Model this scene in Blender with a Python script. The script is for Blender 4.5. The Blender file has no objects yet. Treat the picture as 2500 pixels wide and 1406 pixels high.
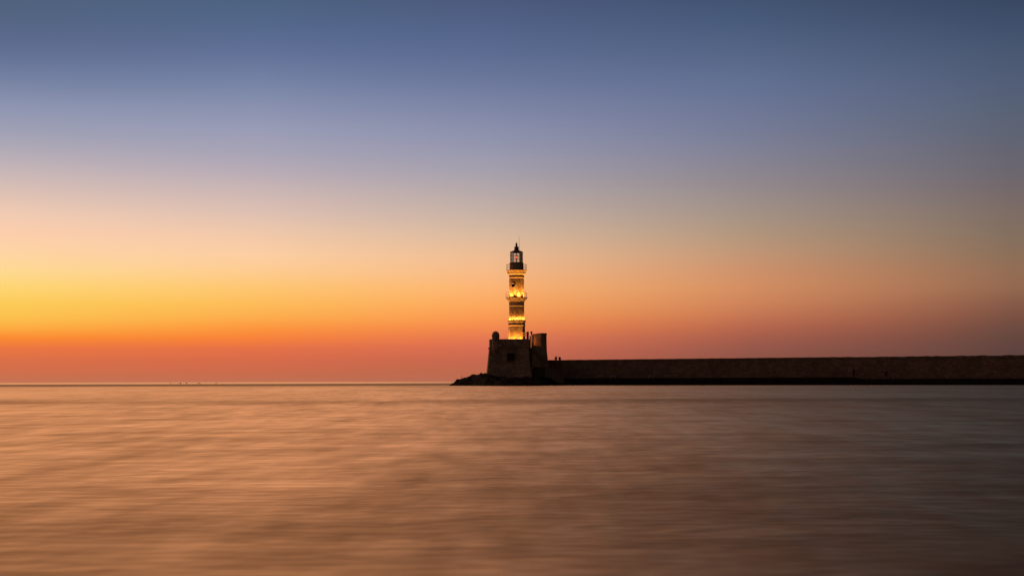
import bpy, bmesh, math, random
from mathutils import Vector, Matrix, noise
random.seed(7)
S = bpy.context.scene
COL = S.collection
R = math.radians

# ------------------------------------------------------------------ camera
F = 3430.0 / 2500.0            # focal length / sensor width
CAM_H = 0.90
PITCH = math.atan(227.6 / 3430.0)
ROLL = R(-0.158)
cd = bpy.data.cameras.new('camera')
cam = bpy.data.objects.new('camera', cd)
COL.objects.link(cam)
cd.sensor_width = 36.0
cd.lens = 36.0 * F
cd.clip_start = 0.1
cd.clip_end = 80000.0
cam.location = (0, 0, CAM_H)
CM = Matrix.Rotation(math.pi / 2 + PITCH, 3, 'X') @ Matrix.Rotation(ROLL, 3, 'Z')
cam.rotation_euler = CM.to_euler()
S.camera = cam
S.view_settings.view_transform = 'Standard'
S.view_settings.look = 'None'
S.view_settings.exposure = 0
S.view_settings.gamma = 1


def ray(px, py):
    """direction of a point of the 2500x1406 photograph"""
    return CM @ Vector(((px - 1250) / 3430.0, -(py - 703) / 3430.0, -1)).normalized()


def at(px, py, Y):
    d = ray(px, py)
    t = Y / d.y
    return Vector((0, 0, CAM_H)) + d * t


def lin(c):
    return tuple(((v / 255) / 12.92 if v / 255 <= .04045 else ((v / 255 + .055) / 1.055) ** 2.4) for v in c)


# ------------------------------------------------------------------ dusk sky (world, by direction only)
W = bpy.data.worlds.new('World')
S.world = W
W.use_nodes = True
nt = W.node_tree
nt.nodes.clear()
N = nt.nodes.new
L = nt.links.new
out = N('ShaderNodeOutputWorld')
bg = N('ShaderNodeBackground')
tc = N('ShaderNodeTexCoord')
sx = N('ShaderNodeSeparateXYZ')
L(tc.outputs['Generated'], sx.inputs[0])


def wm(op, a, b=None):
    n = N('ShaderNodeMath')
    n.operation = op
    for i, v in enumerate((a, b)):
        if v is None:
            continue
        if isinstance(v, (int, float)):
            n.inputs[i].default_value = v
        else:
            L(v, n.inputs[i])
    return n.outputs[0]


elev = wm('MULTIPLY', wm('ARCSINE', wm('MAXIMUM', sx.outputs['Z'], 0.0)), 1 / (math.pi / 2))
pos = wm('SQRT', elev)
azim = wm('MULTIPLY', wm('ARCTAN2', sx.outputs['X'], sx.outputs['Y']), 180 / math.pi)
YS = [0, 60, 130, 200, 260, 320, 370, 420, 470, 520, 570, 620, 660, 700, 740, 775, 800, 825, 850, 880, 910, 930]
T = {
    30: [(80, 98, 126), (86, 102, 133), (98, 112, 148), (120, 128, 163), (143, 146, 177), (160, 157, 180), (180, 168, 182),
         (200, 182, 183), (220, 192, 180), (240, 202, 178), (252, 206, 172), (254, 212, 162), (254, 216, 146), (254, 213, 116),
         (252, 203, 88), (252, 192, 78), (253, 172, 66), (252, 138, 50), (235, 118, 66), (218, 111, 72), (206, 112, 76), (196, 115, 84)],
    630: [(78, 98, 128), (84, 104, 140), (98, 113, 152), (118, 128, 165), (138, 142, 175), (155, 154, 182), (168, 160, 182),
          (185, 172, 182), (205, 183, 180), (222, 192, 178), (240, 200, 170), (252, 206, 163), (254, 204, 145), (254, 198, 115),
          (253, 188, 90), (253, 172, 76), (253, 150, 62), (248, 130, 58), (229, 113, 71), (214, 107, 74), (201, 108, 76), (192, 112, 84)],
    1190: [(76, 90, 125), (82, 98, 136), (92, 108, 146), (108, 120, 156), (125, 133, 165), (140, 144, 172), (152, 152, 174),
           (166, 160, 172), (182, 168, 168), (198, 176, 164), (216, 184, 158), (236, 188, 148), (246, 186, 136), (252, 180, 116),
           (252, 168, 96), (250, 152, 82), (243, 136, 79), (228, 121, 82), (214, 110, 82), (198, 104, 78), (187, 105, 78), (182, 108, 84)],
    1830: [(66, 84, 114), (74, 92, 124), (86, 102, 134), (98, 112, 146), (108, 118, 150), (118, 124, 150), (128, 130, 148),
           (138, 134, 142), (150, 140, 138), (162, 146, 132), (176, 150, 124), (192, 150, 116), (204, 146, 106), (211, 142, 98),
           (206, 131, 90), (194, 115, 82), (180, 102, 77), (164, 93, 75), (150, 88, 74), (140, 84, 70), (134, 82, 70), (130, 82, 70)],
    2470: [(58, 72, 98), (64, 80, 108), (74, 88, 114), (82, 94, 120), (88, 98, 118), (94, 100, 116), (100, 102, 112),
           (106, 104, 110), (116, 106, 104), (124, 110, 100), (130, 112, 94), (138, 112, 88), (146, 110, 84), (148, 105, 80),
           (134, 90, 72), (120, 80, 66), (109, 75, 64), (101, 71, 62), (95, 68, 62), (90, 66, 60), (86, 64, 60), (84, 64, 60)],
}


for k, tab in T.items():            # small corrections of the mid-height hues
    for i, c in enumerate(tab):
        if k > 1500 and 6 <= i <= 12:
            tab[i] = (c[0] + 1, c[1] - 1, c[2] + 1)
        if k < 1000 and 3 <= i <= 6:
            tab[i] = (c[0] - 1, c[1] + 3, c[2])


def ramp(stops):
    r = N('ShaderNodeValToRGB')
    cr = r.color_ramp
    cr.interpolation = 'LINEAR'
    stops = sorted(stops)
    while len(cr.elements) > 1:
        cr.elements.remove(cr.elements[-1])
    cr.elements[0].position = stops[0][0]
    cr.elements[0].color = (*stops[0][1], 1)
    for p, c in stops[1:]:
        e = cr.elements.new(p)
        e.color = (*c, 1)
    L(pos, r.inputs[0])
    return r.outputs[0]


cols = []
for px, tab in T.items():
    st = []
    for py, c in zip(YS, tab):
        d = ray(px, py)
        e = max(math.asin(d.z), 0.0)
        st.append((math.sqrt(e / (math.pi / 2)), lin(c)))
    top = lin(tab[0])
    for ed, k in ((24, .72), (42, .46), (70, .34), (90, .30)):
        if px > 1500:
            k *= .55
        st.append((math.sqrt(ed / 90), tuple(v * k for v in top)))
    d = ray(px, 600)
    cols.append((math.degrees(math.atan2(d.x, d.y)), ramp(st)))


def plain(hz, mid, zen):
    return ramp([(0, hz), (math.sqrt(5 / 90), tuple(h * .75 + m * .25 for h, m in zip(hz, mid))), (math.sqrt(16 / 90), mid),
                 (math.sqrt(45 / 90), tuple((m + z) * .5 for m, z in zip(mid, zen))), (1, zen)])


ZEN = lin((38, 48, 72))
glow = cols[0][1]
BACK = plain(lin((120, 86, 60)), lin((96, 76, 62)), ZEN)
SIDE_L = plain(lin((120, 84, 72)), lin((96, 92, 108)), ZEN)
SIDE_R = plain(lin((38, 35, 30)), lin((34, 40, 46)), lin((30, 40, 52)))
chain = [(-180, BACK), (-95, SIDE_L), (-38, glow)] + cols + [(60, SIDE_R), (180, BACK)]
cur = chain[0][1]
for (a0, _), (a1, c1) in zip(chain, chain[1:]):
    if _ is glow and c1 is glow:
        continue
    mr = N('ShaderNodeMapRange')
    mr.clamp = True
    mr.inputs['From Min'].default_value = a0
    mr.inputs['From Max'].default_value = a1
    L(azim, mr.inputs['Value'])
    mx = N('ShaderNodeMix')
    mx.data_type = 'RGBA'
    L(mr.outputs[0], mx.inputs['Factor'])
    L(cur, mx.inputs[6])
    L(c1, mx.inputs[7])
    cur = mx.outputs[2]
L(cur, bg.inputs['Color'])
bg.inputs['Strength'].default_value = 1.0
L(bg.outputs[0], out.inputs[0])

# last light of the sun that has just set beyond the left edge
sd = bpy.data.lights.new('sun', 'SUN')
sun = bpy.data.objects.new('sun', sd)
COL.objects.link(sun)
sd.energy = 1.02
sd.angle = R(88)
sd.color = (1.0, .40, .14)
sun.rotation_euler = (R(66), 0, R(226))      # shines from far left, low over the horizon


# ------------------------------------------------------------------ helpers
def tag(o, label=None, cat=None, group=None, kind=None):
    for k, v in (('label', label), ('category', cat), ('group', group), ('kind', kind)):
        if v:
            o[k] = v
    return o


def empty(name, loc, label, cat, group=None):
    o = bpy.data.objects.new(name, None)
    COL.objects.link(o)
    o.location = loc
    o.empty_display_size = .3
    bpy.context.view_layer.update()
    return tag(o, label, cat, group)


def link(name, me, mat, parent=None, smooth=False):
    """mesh given in world coordinates, hung under parent"""
    o = bpy.data.objects.new(name, me)
    COL.objects.link(o)
    if mat:
        me.materials.append(mat)
    if smooth:
        for p in me.polygons:
            p.use_smooth = True
    if parent is not None:
        w = parent.matrix_world if parent.parent is None else parent.matrix_world
        o.parent = parent
        base = parent
        while base.parent:
            base = base.parent
        if parent is base:
            me.transform(base.matrix_world.inverted())
        else:
            me.transform(base.matrix_world.inverted())
    return o


def to_mesh(bm, name='m'):
    me = bpy.data.meshes.new(name)
    bmesh.ops.recalc_face_normals(bm, faces=bm.faces)
    bm.to_mesh(me)
    bm.free()
    return me


def lathe(bm, prof, cx, cy, n=48, rot=0.0, uvs=True):
    """closed solid of revolution from a list of (radius, z); uv in metres"""
    uvl = bm.loops.layers.uv.verify()
    rings = []
    for r, z in prof:
        rings.append([bm.verts.new((cx + r * math.sin(rot + 2 * math.pi * i / n), cy - r * math.cos(rot + 2 * math.pi * i / n), z)) for i in range(n)])
    for k in range(len(rings) - 1):
        for i in range(n):
            j = (i + 1) % n
            f = bm.faces.new((rings[k][i], rings[k][j], rings[k + 1][j], rings[k + 1][i]))
            ua, ub = prof[k][0], prof[k][0]
            rr = 1.7
            us = (i, i + 1, i + 1, i)
            zs = (prof[k][1], prof[k][1], prof[k + 1][1], prof[k + 1][1])
            for lp, u, z in zip(f.loops, us, zs):
                lp[uvl].uv = (u * 2 * math.pi * rr / n, z)
    bm.faces.new(rings[0][::-1])
    bm.faces.new(rings[-1])
    return rings


def box(bm, c, s, rz=0.0, rx=0.0, ry=0.0):
    m = Matrix.Translation(c) @ Matrix.Rotation(rz, 4, 'Z') @ Matrix.Rotation(ry, 4, 'Y') @ Matrix.Rotation(rx, 4, 'X') @ Matrix.Diagonal((s[0], s[1], s[2], 1))
    bmesh.ops.create_cube(bm, size=1, matrix=m)


def tube(bm, a, b, r, n=8, r2=None):
    a, b = Vector(a), Vector(b)
    d = b - a
    if d.length < 1e-6:
        return
    q = d.to_track_quat('Z', 'Y').to_matrix().to_4x4()
    m = Matrix.Translation((a + b) / 2) @ q
    bmesh.ops.create_cone(bm, cap_ends=True, segments=n, radius1=r, radius2=r if r2 is None else r2, depth=d.length, matrix=m)


def capsule(bm, a, b, r1, r2=None, n=14):
    r2 = r1 if r2 is None else r2
    a, b = Vector(a), Vector(b)
    tube(bm, a, b, r1, n, r2)
    for p, r in ((a, r1), (b, r2)):
        bmesh.ops.create_uvsphere(bm, u_segments=n, v_segments=max(6, n // 2), radius=r * 1.003, matrix=Matrix.Translation(p))


def ball(bm, c, s, rot=None):
    m = Matrix.Translation(c)
    if rot is not None:
        m = m @ rot
    bmesh.ops.create_uvsphere(bm, u_segments=18, v_segments=12, radius=1, matrix=m @ Matrix.Diagonal((*s, 1)))


def prism(bm, base, top, z0, z1):
    """polygon frustum, any simple polygon given counter-clockwise; uv in metres"""
    uvl = bm.loops.layers.uv.verify()
    a = [bm.verts.new((x, y, z0)) for x, y in base]
    b = [bm.verts.new((x, y, z1)) for x, y in top]
    n = len(a)
    u = 0
    for i in range(n):
        j = (i + 1) % n
        f = bm.faces.new((a[i], a[j], b[j], b[i]))
        ln = (a[j].co - a[i].co).length
        for lp, uv in zip(f.loops, ((u, z0), (u + ln, z0), (u + ln, z1), (u, z1))):
            lp[uvl].uv = uv
        u += ln
    for f in (bm.faces.new(a[::-1]), bm.faces.new(b)):
        for lp in f.loops:
            lp[uvl].uv = (lp.vert.co.x, lp.vert.co.y)


def offset(poly, d):
    """offset a counter-clockwise polygon outward by d with mitred corners"""
    n = len(poly)
    res = []
    for i in range(n):
        p0, p1, p2 = Vector(poly[i - 1]), Vector(poly[i]), Vector(poly[(i + 1) % n])
        e1, e2 = (p1 - p0).normalized(), (p2 - p1).normalized()
        n1, n2 = Vector((e1.y, -e1.x)), Vector((e2.y, -e2.x))
        m = (n1 + n2)
        m = m / max(m.length_squared, .3) * 2
        q = p1 + m * d
        res.append((q.x, q.y))
    return res


def evaluated(o):
    dg = bpy.context.evaluated_depsgraph_get()
    me = bpy.data.meshes.new_from_object(o.evaluated_get(dg))
    return me


def carve(me, cutters):
    """boolean difference of cutter meshes from mesh me, baked; nothing hidden stays in the scene"""
    o = bpy.data.objects.new('t', me)
    COL.objects.link(o)
    cs = []
    for c in cutters:
        co = bpy.data.objects.new('c', c)
        COL.objects.link(co)
        md = o.modifiers.new('b', 'BOOLEAN')
        md.object = co
        md.operation = 'DIFFERENCE'
        md.solver = 'EXACT'
        cs.append(co)
    r = evaluated(o)
    r.materials.clear()
    for x in cs + [o]:
        bpy.data.objects.remove(x)
    return r


def voxel(bm, size, smooth=2):
    me = to_mesh(bm)
    o = bpy.data.objects.new('t', me)
    COL.objects.link(o)
    md = o.modifiers.new('r', 'REMESH')
    md.mode = 'VOXEL'
    md.voxel_size = size
    if smooth:
        sm = o.modifiers.new('s', 'SMOOTH')
        sm.iterations = smooth
        sm.factor = .5
    r = evaluated(o)
    bpy.data.objects.remove(o)
    return r


# ------------------------------------------------------------------ materials
def mat(name, col=(.3, .3, .3), rough=.8, metal=0.0):
    m = bpy.data.materials.new(name)
    m.use_nodes = True
    b = m.node_tree.nodes['Principled BSDF']
    b.inputs['Base Color'].default_value = (*col, 1)
    b.inputs['Roughness'].default_value = rough
    b.inputs['Metallic'].default_value = metal
    return m, b


def stone(name, dark, light, bw=.55, bh=.26, bump=.5, uv=True, mortar=.018, dist=.05, rough=.92, stain=.35, lump=1.0):
    """coursed rubble masonry"""
    m, b = mat(name, light, rough)
    t = m.node_tree
    n, l = t.nodes.new, t.links.new
    c = n('ShaderNodeTexCoord')
    src = c.outputs['UV'] if uv else c.outputs['Object']
    ns = n('ShaderNodeTexNoise')
    ns.inputs['Scale'].default_value = 1.7
    ns.inputs['Detail'].default_value = 4
    l(src, ns.inputs['Vector'])
    sub = n('ShaderNodeVectorMath')
    sub.operation = 'SUBTRACT'
    sub.inputs[1].default_value = (.5, .5, .5)
    l(ns.outputs['Color'], sub.inputs[0])
    sc = n('ShaderNodeVectorMath')
    sc.operation = 'SCALE'
    sc.inputs['Scale'].default_value = dist * 4
    l(sub.outputs[0], sc.inputs[0])
    ad = n('ShaderNodeVectorMath')
    l(src, ad.inputs[0])
    l(sc.outputs[0], ad.inputs[1])
    br = n('ShaderNodeTexBrick')
    br.inputs['Scale'].default_value = 1
    br.inputs['Brick Width'].default_value = bw
    br.inputs['Row Height'].default_value = bh
    br.inputs['Mortar Size'].default_value = mortar
    br.inputs['Mortar Smooth'].default_value = .6
    br.inputs['Bias'].default_value = 0
    br.offset_frequency = 2
    br.squash = .7
    br.squash_frequency = 3
    br.inputs['Color1'].default_value = (*light, 1)
    br.inputs['Color2'].default_value = (*dark, 1)
    br.inputs['Mortar'].default_value = (*[v * .55 for v in dark], 1)
    l(ad.outputs[0], br.inputs['Vector'])
    n2 = n('ShaderNodeTexNoise')
    n2.inputs['Scale'].default_value = .45
    n2.inputs['Detail'].default_value = 6
    n2.inputs['Roughness'].default_value = .65
    l(c.outputs['Object'], n2.inputs['Vector'])
    rp = n('ShaderNodeMapRange')
    rp.inputs['From Min'].default_value = .35
    rp.inputs['From Max'].default_value = .7
    rp.inputs['To Min'].default_value = 1 - stain
    rp.inputs['To Max'].default_value = 1.15
    l(n2.outputs[0], rp.inputs['Value'])
    n3 = n('ShaderNodeTexNoise')
    n3.inputs['Scale'].default_value = 5.5
    n3.inputs['Detail'].default_value = 5
    n3.inputs['Roughness'].default_value = .7
    l(c.outputs['Object'], n3.inputs['Vector'])
    r3 = n('ShaderNodeMapRange')
    r3.inputs['From Min'].default_value = .3
    r3.inputs['From Max'].default_value = .7
    r3.inputs['To Min'].default_value = .6
    r3.inputs['To Max'].default_value = 1.3
    l(n3.outputs[0], r3.inputs['Value'])
    mu = n('ShaderNodeMath')
    mu.operation = 'MULTIPLY'
    l(rp.outputs[0], mu.inputs[0])
    l(r3.outputs[0], mu.inputs[1])
    vm = n('ShaderNodeVectorMath')
    vm.operation = 'SCALE'
    l(br.outputs['Color'], vm.inputs[0])
    l(mu.outputs[0], vm.inputs['Scale'])
    l(vm.outputs[0], b.inputs['Base Color'])
    inv = n('ShaderNodeMath')
    inv.operation = 'MULTIPLY_ADD'
    inv.inputs[1].default_value = -.6
    l(br.outputs['Fac'], inv.inputs[0])
    l(n3.outputs[0], inv.inputs[2])
    bp = n('ShaderNodeBump')
    bp.inputs['Strength'].default_value = bump
    bp.inputs['Distance'].default_value = .08 * lump
    l(inv.outputs[0], bp.inputs['Height'])
    l(bp.outputs[0], b.inputs['Normal'])
    return m


M = {}
M['shaft'] = stone('tower_masonry', (.30, .17, .085), (.62, .42, .235), .42, .20, .7, dist=.05, stain=.3)
M['dressed'] = stone('dressed_stone', (.46, .32, .18), (.56, .40, .23), .9, .6, .12, mortar=.006, dist=.01, stain=.15, lump=.3)
M['fort'] = stone('fort_masonry', (.20, .13, .075), (.38, .255, .155), .62, .30, .7, dist=.07, stain=.5)
M['fort_trim'] = stone('fort_trim_stone', (.26, .165, .10), (.34, .22, .14), .8, .45, .35, dist=.03, stain=.35)
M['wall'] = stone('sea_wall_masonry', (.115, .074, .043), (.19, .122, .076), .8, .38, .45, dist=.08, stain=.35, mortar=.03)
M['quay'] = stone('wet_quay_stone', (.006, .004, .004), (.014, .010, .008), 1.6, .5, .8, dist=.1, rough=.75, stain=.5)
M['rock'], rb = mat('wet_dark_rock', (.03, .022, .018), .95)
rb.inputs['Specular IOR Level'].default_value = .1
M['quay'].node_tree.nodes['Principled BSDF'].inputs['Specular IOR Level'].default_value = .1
M['iron'], _ = mat('dark_painted_iron', (.035, .025, .022), .5)
M['drum'], _ = mat('weathered_drum_plaster', (.22, .13, .09), .8)
M['wood'], _ = mat('old_door_wood', (.03, .015, .01), .7)
M['dark'], _ = mat('dark_opening_back', (.015, .01, .01), .9)
M['rail'], _ = mat('thin_rail_steel', (.22, .14, .11), .5, .3)
M['bench'], _ = mat('pale_bench_stone', (.30, .24, .2), .85)


def noisy(m, scale, lo, hi, bump=.4, dist=.05):
    t = m.node_tree
    b = t.nodes['Principled BSDF']
    n, l = t.nodes.new, t.links.new
    c = n('ShaderNodeTexCoord')
    ns = n('ShaderNodeTexNoise')
    ns.inputs['Scale'].default_value = scale
    ns.inputs['Detail'].default_value = 6
    ns.inputs['Roughness'].default_value = .65
    l(c.outputs['Object'], ns.inputs['Vector'])
    cr = n('ShaderNodeValToRGB')
    cr.color_ramp.elements[0].position = .3
    cr.color_ramp.elements[0].color = (*lo, 1)
    cr.color_ramp.elements[1].position = .72
    cr.color_ramp.elements[1].color = (*hi, 1)
    l(ns.outputs[0], cr.inputs[0])
    l(cr.outputs[0], b.inputs['Base Color'])
    bp = n('ShaderNodeBump')
    bp.inputs['Strength'].default_value = bump
    bp.inputs['Distance'].default_value = dist
    l(ns.outputs[0], bp.inputs['Height'])
    l(bp.outputs[0], b.inputs['Normal'])


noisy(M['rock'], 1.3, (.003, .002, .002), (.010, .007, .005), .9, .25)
noisy(M['iron'], 6, (.02, .014, .012), (.06, .035, .025), .2, .01)
noisy(M['drum'], 3, (.22, .13, .09), (.38, .24, .16), .3, .02)
noisy(M['wood'], 5, (.012, .007, .005), (.04, .02, .012), .4, .02)
noisy(M['bench'], 5, (.2, .16, .13), (.36, .29, .24), .3, .02)
noisy(M['rail'], 8, (.16, .10, .08), (.28, .18, .14), .1, .005)


def emit(name, col, s):
    m = bpy.data.materials.new(name)
    m.use_nodes = True
    t = m.node_tree
    t.nodes.clear()
    e = t.nodes.new('ShaderNodeEmission')
    o = t.nodes.new('ShaderNodeOutputMaterial')
    e.inputs[0].default_value = (*col, 1)
    e.inputs[1].default_value = s
    t.links.new(e.outputs[0], o.inputs[0])
    return m


M['red_glow'] = emit('red_signal_lamp', (1, .10, .07), 3.2)
M['flood'] = emit('floodlight_face', (1, .5, .12), 1.0)

M['dim'] = emit('dim_glow', (1, .3, .04), .35)  # emission for the added ball that stands in for light in the loophole

# clear lantern glass
g = bpy.data.materials.new('lantern_glass')
g.use_nodes = True
t = g.node_tree
t.nodes.clear()
o_ = t.nodes.new('ShaderNodeOutputMaterial')
mxs = t.nodes.new('ShaderNodeMixShader')
tr = t.nodes.new('ShaderNodeBsdfTransparent')
gl = t.nodes.new('ShaderNodeBsdfGlossy')
tr.inputs[0].default_value = (.90, .88, .87, 1)
gl.inputs['Roughness'].default_value = .05
fr = t.nodes.new('ShaderNodeFresnel')
fr.inputs[0].default_value = 1.5
t.links.new(fr.outputs[0], mxs.inputs[0])
t.links.new(tr.outputs[0], mxs.inputs[1])
t.links.new(gl.outputs[0], mxs.inputs[2])
t.links.new(mxs.outputs[0], o_.inputs[0])
M['glass'] = g

# ------------------------------------------------------------------ sea
wmat = bpy.data.materials.new('dusk_sea_water')
wmat.use_nodes = True
t = wmat.node_tree
t.nodes.clear()
n, l = t.nodes.new, t.links.new
w_out = n('ShaderNodeOutputMaterial')
w_mix = n('ShaderNodeMixShader')
w_dif = n('ShaderNodeBsdfDiffuse')
w_dif.inputs['Color'].default_value = (.07, .03, .012, 1)       # silty brown harbour water
w_glo = n('ShaderNodeBsdfAnisotropic')
w_glo.distribution = 'BECKMANN'
w_glo.inputs['Color'].default_value = (.97, .785, .48, 1)
w_fre = n('ShaderNodeFresnel')
w_fre.inputs['IOR'].default_value = 1.33
l(w_dif.outputs[0], w_mix.inputs[1])
l(w_glo.outputs[0], w_mix.inputs[2])
l(w_mix.outputs[0], w_out.inputs[0])
geo = n('ShaderNodeNewGeometry')


def wn(scale, detail=3, rough=.55, stretch=(1, 1, 1), off=(0, 0, 0)):
    mp = n('ShaderNodeMapping')
    mp.inputs['Scale'].default_value = stretch
    mp.inputs['Location'].default_value = off
    l(geo.outputs['Position'], mp.inputs['Vector'])
    x = n('ShaderNodeTexNoise')
    x.inputs['Scale'].default_value = scale
    x.inputs['Detail'].default_value = detail
    x.inputs['Roughness'].default_value = rough
    l(mp.outputs[0], x.inputs['Vector'])
    return x.outputs[0]


def mth(op, a, b2=None, c2=None):
    x = n('ShaderNodeMath')
    x.operation = op
    for i, v in enumerate((a, b2, c2)):
        if v is None:
            continue
        if isinstance(v, (int, float)):
            x.inputs[i].default_value = v
        else:
            l(v, x.inputs[i])
    return x.outputs[0]


fine = wn(1.1, 2, .5, (1.5, .7, 1))
mid_ = wn(.33, 4, .6, (.8, 1, 1), (13, 5, 0))
big = wn(.045, 4, .6, (.7, 1, 1), (3, 41, 0))
hgt = mth('ADD', mth('MULTIPLY', fine, .014), mth('ADD', mth('MULTIPLY', mid_, .07), mth('MULTIPLY', big, .35)))
# soft patches of smoother and more ruffled water, from a hand's breadth to tens of metres
pat_a = wn(1.25, 3, .5, (1.9, .42, 1), (31, 7, 0))
pat_b = wn(.30, 3, .55, (2.0, .36, 1), (5, 77, 0))
pat_c = wn(.035, 3, .55, (2.0, .32, 1), (15, 17, 0))
patch = mth('ADD', mth('MULTIPLY', mth('SUBTRACT', pat_a, .5), 1.0), mth('ADD', mth('MULTIPLY', mth('SUBTRACT', pat_b, .5), 1.1), mth('MULTIPLY', mth('SUBTRACT', pat_c, .5), .9)))
bp = n('ShaderNodeBump')
bp.inputs['Strength'].default_value = 1
bp.inputs['Distance'].default_value = 1.0
l(hgt, bp.inputs['Height'])
l(bp.outputs[0], w_glo.inputs['Normal'])
l(bp.outputs[0], w_fre.inputs['Normal'])
# wind-ruffled lanes: rougher water, in bands of the sea's own surface
sep = n('ShaderNodeSeparateXYZ')
l(geo.outputs['Position'], sep.inputs[0])
lane_n = wn(.004, 3, .5, (.35, 1, 1))
yy = mth('MULTIPLY_ADD', mth('SUBTRACT', lane_n, .5), 150.0, sep.outputs['Y'])


def band(src, c, w):
    return mth('POWER', 2.718, mth('MULTIPLY', mth('POWER', mth('DIVIDE', mth('SUBTRACT', src, c), w), 2.0), -1.0))


lane_far = band(yy, 470, 130)
near_n = wn(.05, 3, .6, (.25, 1, 1), (7, 9, 0))
y2 = mth('MULTIPLY_ADD', mth('SUBTRACT', near_n, .5), 22.0, sep.outputs['Y'])
lane_near = mth('MULTIPLY', band(y2, 64, 7), .8)
calm = n('ShaderNodeMapRange')                       # smoother water far out, beyond the reef
calm.inputs['From Min'].default_value = 600
calm.inputs['From Max'].default_value = 1100
calm.inputs['To Max'].default_value = -.07
l(yy, calm.inputs['Value'])
rg = mth('ADD', .54, mth('MULTIPLY', lane_far, .95))
rg = mth('ADD', rg, mth('ADD', mth('MULTIPLY', patch, -.10), calm.outputs[0]))
l(rg, w_glo.inputs['Roughness'])
fac = mth('MULTIPLY', w_fre.outputs[0], mth('MULTIPLY_ADD', patch, .72, .93))
fac = mth('MULTIPLY', fac, mth('MULTIPLY_ADD', lane_near, -.42, 1.0))
fac = mth('MULTIPLY', fac, mth('MULTIPLY_ADD', lane_far, -.25, 1.0))
l(fac, w_mix.inputs[0])
bm = bmesh.new()
v = [bm.verts.new(p) for p in ((-40000, -200, 0), (40000, -200, 0), (40000, 60000, 0), (-40000, 60000, 0))]
bm.faces.new(v)
sea = link('water', to_mesh(bm), wmat)
tag(sea, kind='structure')

# ------------------------------------------------------------------ rocky point under the fort
ridge = [(1094, 940.6), (1098, 939.0), (1100.4, 936.9), (1103, 934.8), (1108, 932.8), (1111.3, 929.8), (1116.5, 927.0), (1121, 926.6), (1126, 925.2),
         (1130, 923.4), (1135.8, 920.5), (1142, 918.5), (1150.8, 917.0), (1153, 915.4), (1160, 914.3), (1168, 913.2), (1178, 912.8),
         (1187, 913), (1200, 915), (1215, 920), (1250, 921), (1300, 921.5), (1345, 921.5), (1420, 922.5), (1470, 925)]


def interp(tab, x):
    if x <= tab[0][0]:
        return tab[0][1]
    for (x0, y0), (x1, y1) in zip(tab, tab[1:]):
        if x <= x1:
            return y0 + (y1 - y0) * (x - x0) / (x1 - x0)
    return tab[-1][1]


rz = [(at(px, py, 303).x, at(px, py, 303).z) for px, py in ridge]
frontY = [(at(1094, 940, 303).x, 301), (at(1150, 940, 303).x, 296), (at(1190, 940, 300).x, 284), (at(1250, 940, 300).x, 276),
          (at(1320, 940, 300).x, 282), (at(1350, 940, 300).x, 294), (at(1420, 940, 300).x, 297), (at(1470, 940, 300).x, 297)]
bm = bmesh.new()
x0, x1 = rz[0][0] - .6, rz[-1][0]
nx, ny = 150, 96
grid = []
for i in range(nx + 1):
    x = x0 + (x1 - x0) * i / nx
    H = max(interp(rz, x), -.2)
    yf = interp(frontY, x)
    yb = 314
    row = []
    for j in range(ny + 1):
        y = yf - 2 + (yb + 3 - yf + 2) * j / ny
        yr = min(303.0, max(yf + 8, 296))
        if y < yr:
            s = max(0.0, (y - yf) / (yr - yf))
            e = min(1, s * 1.5) ** .55
        else:
            s = (y - yr) / (yb - yr)
            e = max(0.0, 1 - s ** 3)
        p = Vector((x, y, 0))
        nz = noise.fractal(p * .55, 1.0, 2.1, 5) * .22 + (noise.cell(p * .9) - .5) * .22 + abs(noise.noise(p * .35)) * .2
        z = H * e + nz * min(1, H * .6) * (1 if e > .02 else 0) - .06
        if e <= .01:
            z = -.6
        row.append(bm.verts.new((x + noise.noise(p * 2) * .08, y, z)))
    grid.append(row)
for i in range(nx):
    for j in range(ny):
        bm.faces.new((grid[i][j], grid[i + 1][j], grid[i + 1][j + 1], grid[i][j + 1]))
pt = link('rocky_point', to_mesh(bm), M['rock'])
tag(pt, kind='structure')


def rock(name, c, s, label, cat='rock', group=None, seed=0):
    bm = bmesh.new()
    bmesh.ops.create_icosphere(bm, subdivisions=3, radius=1)
    for v in bm.verts:
        q = v.co.copy()
        k = 1 + .35 * noise.noise(q * 1.6 + Vector((seed * 7.3, 0, 0))) + .14 * (noise.cell(q * 2.3 + Vector((seed, 0, 0))) - .5)
        v.co = Vector((q.x * s[0] * k, q.y * s[1] * k, q.z * s[2] * k))
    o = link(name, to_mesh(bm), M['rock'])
    o.location = c
    return tag(o, label, cat, group)


# boulders on the point
k = at(1174.3, 912.3, 303)
rock('boulder', (k.x, k.y, k.z), (.28, .3, .22), 'small knobbly boulder crowning the rocky point just left of the fort', group='boulders on the rocky point', seed=3)
k = at(1153.5, 916.2, 302)
rock('boulder', (k.x, k.y, k.z), (.4, .4, .22), 'flat boulder half way up the dark rocky slope', group='boulders on the rocky point', seed=5)
k = at(1118, 928, 302)
rock('boulder', (k.x, k.y, k.z), (.42, .5, .24), 'low boulder near the waterside end of the rocky slope', group='boulders on the rocky point', seed=8)
# a little post with a round head on the slope
k = at(1128.4, 925, 302)
t0 = at(1127.2, 919.6, 302)
po = empty('marker_post', (k.x, k.y, k.z - .15), 'thin leaning post with a small round head on the rocky slope', 'post')
bm = bmesh.new(); tube(bm, (k.x, k.y, k.z - .2), t0, .032, 8, .025)
link('pole', to_mesh(bm), M['iron'], po)
bm = bmesh.new(); ball(bm, t0 + Vector((0, 0, .04)), (.14, .12, .10))
link('head', to_mesh(bm), M['iron'], po, True)

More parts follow.
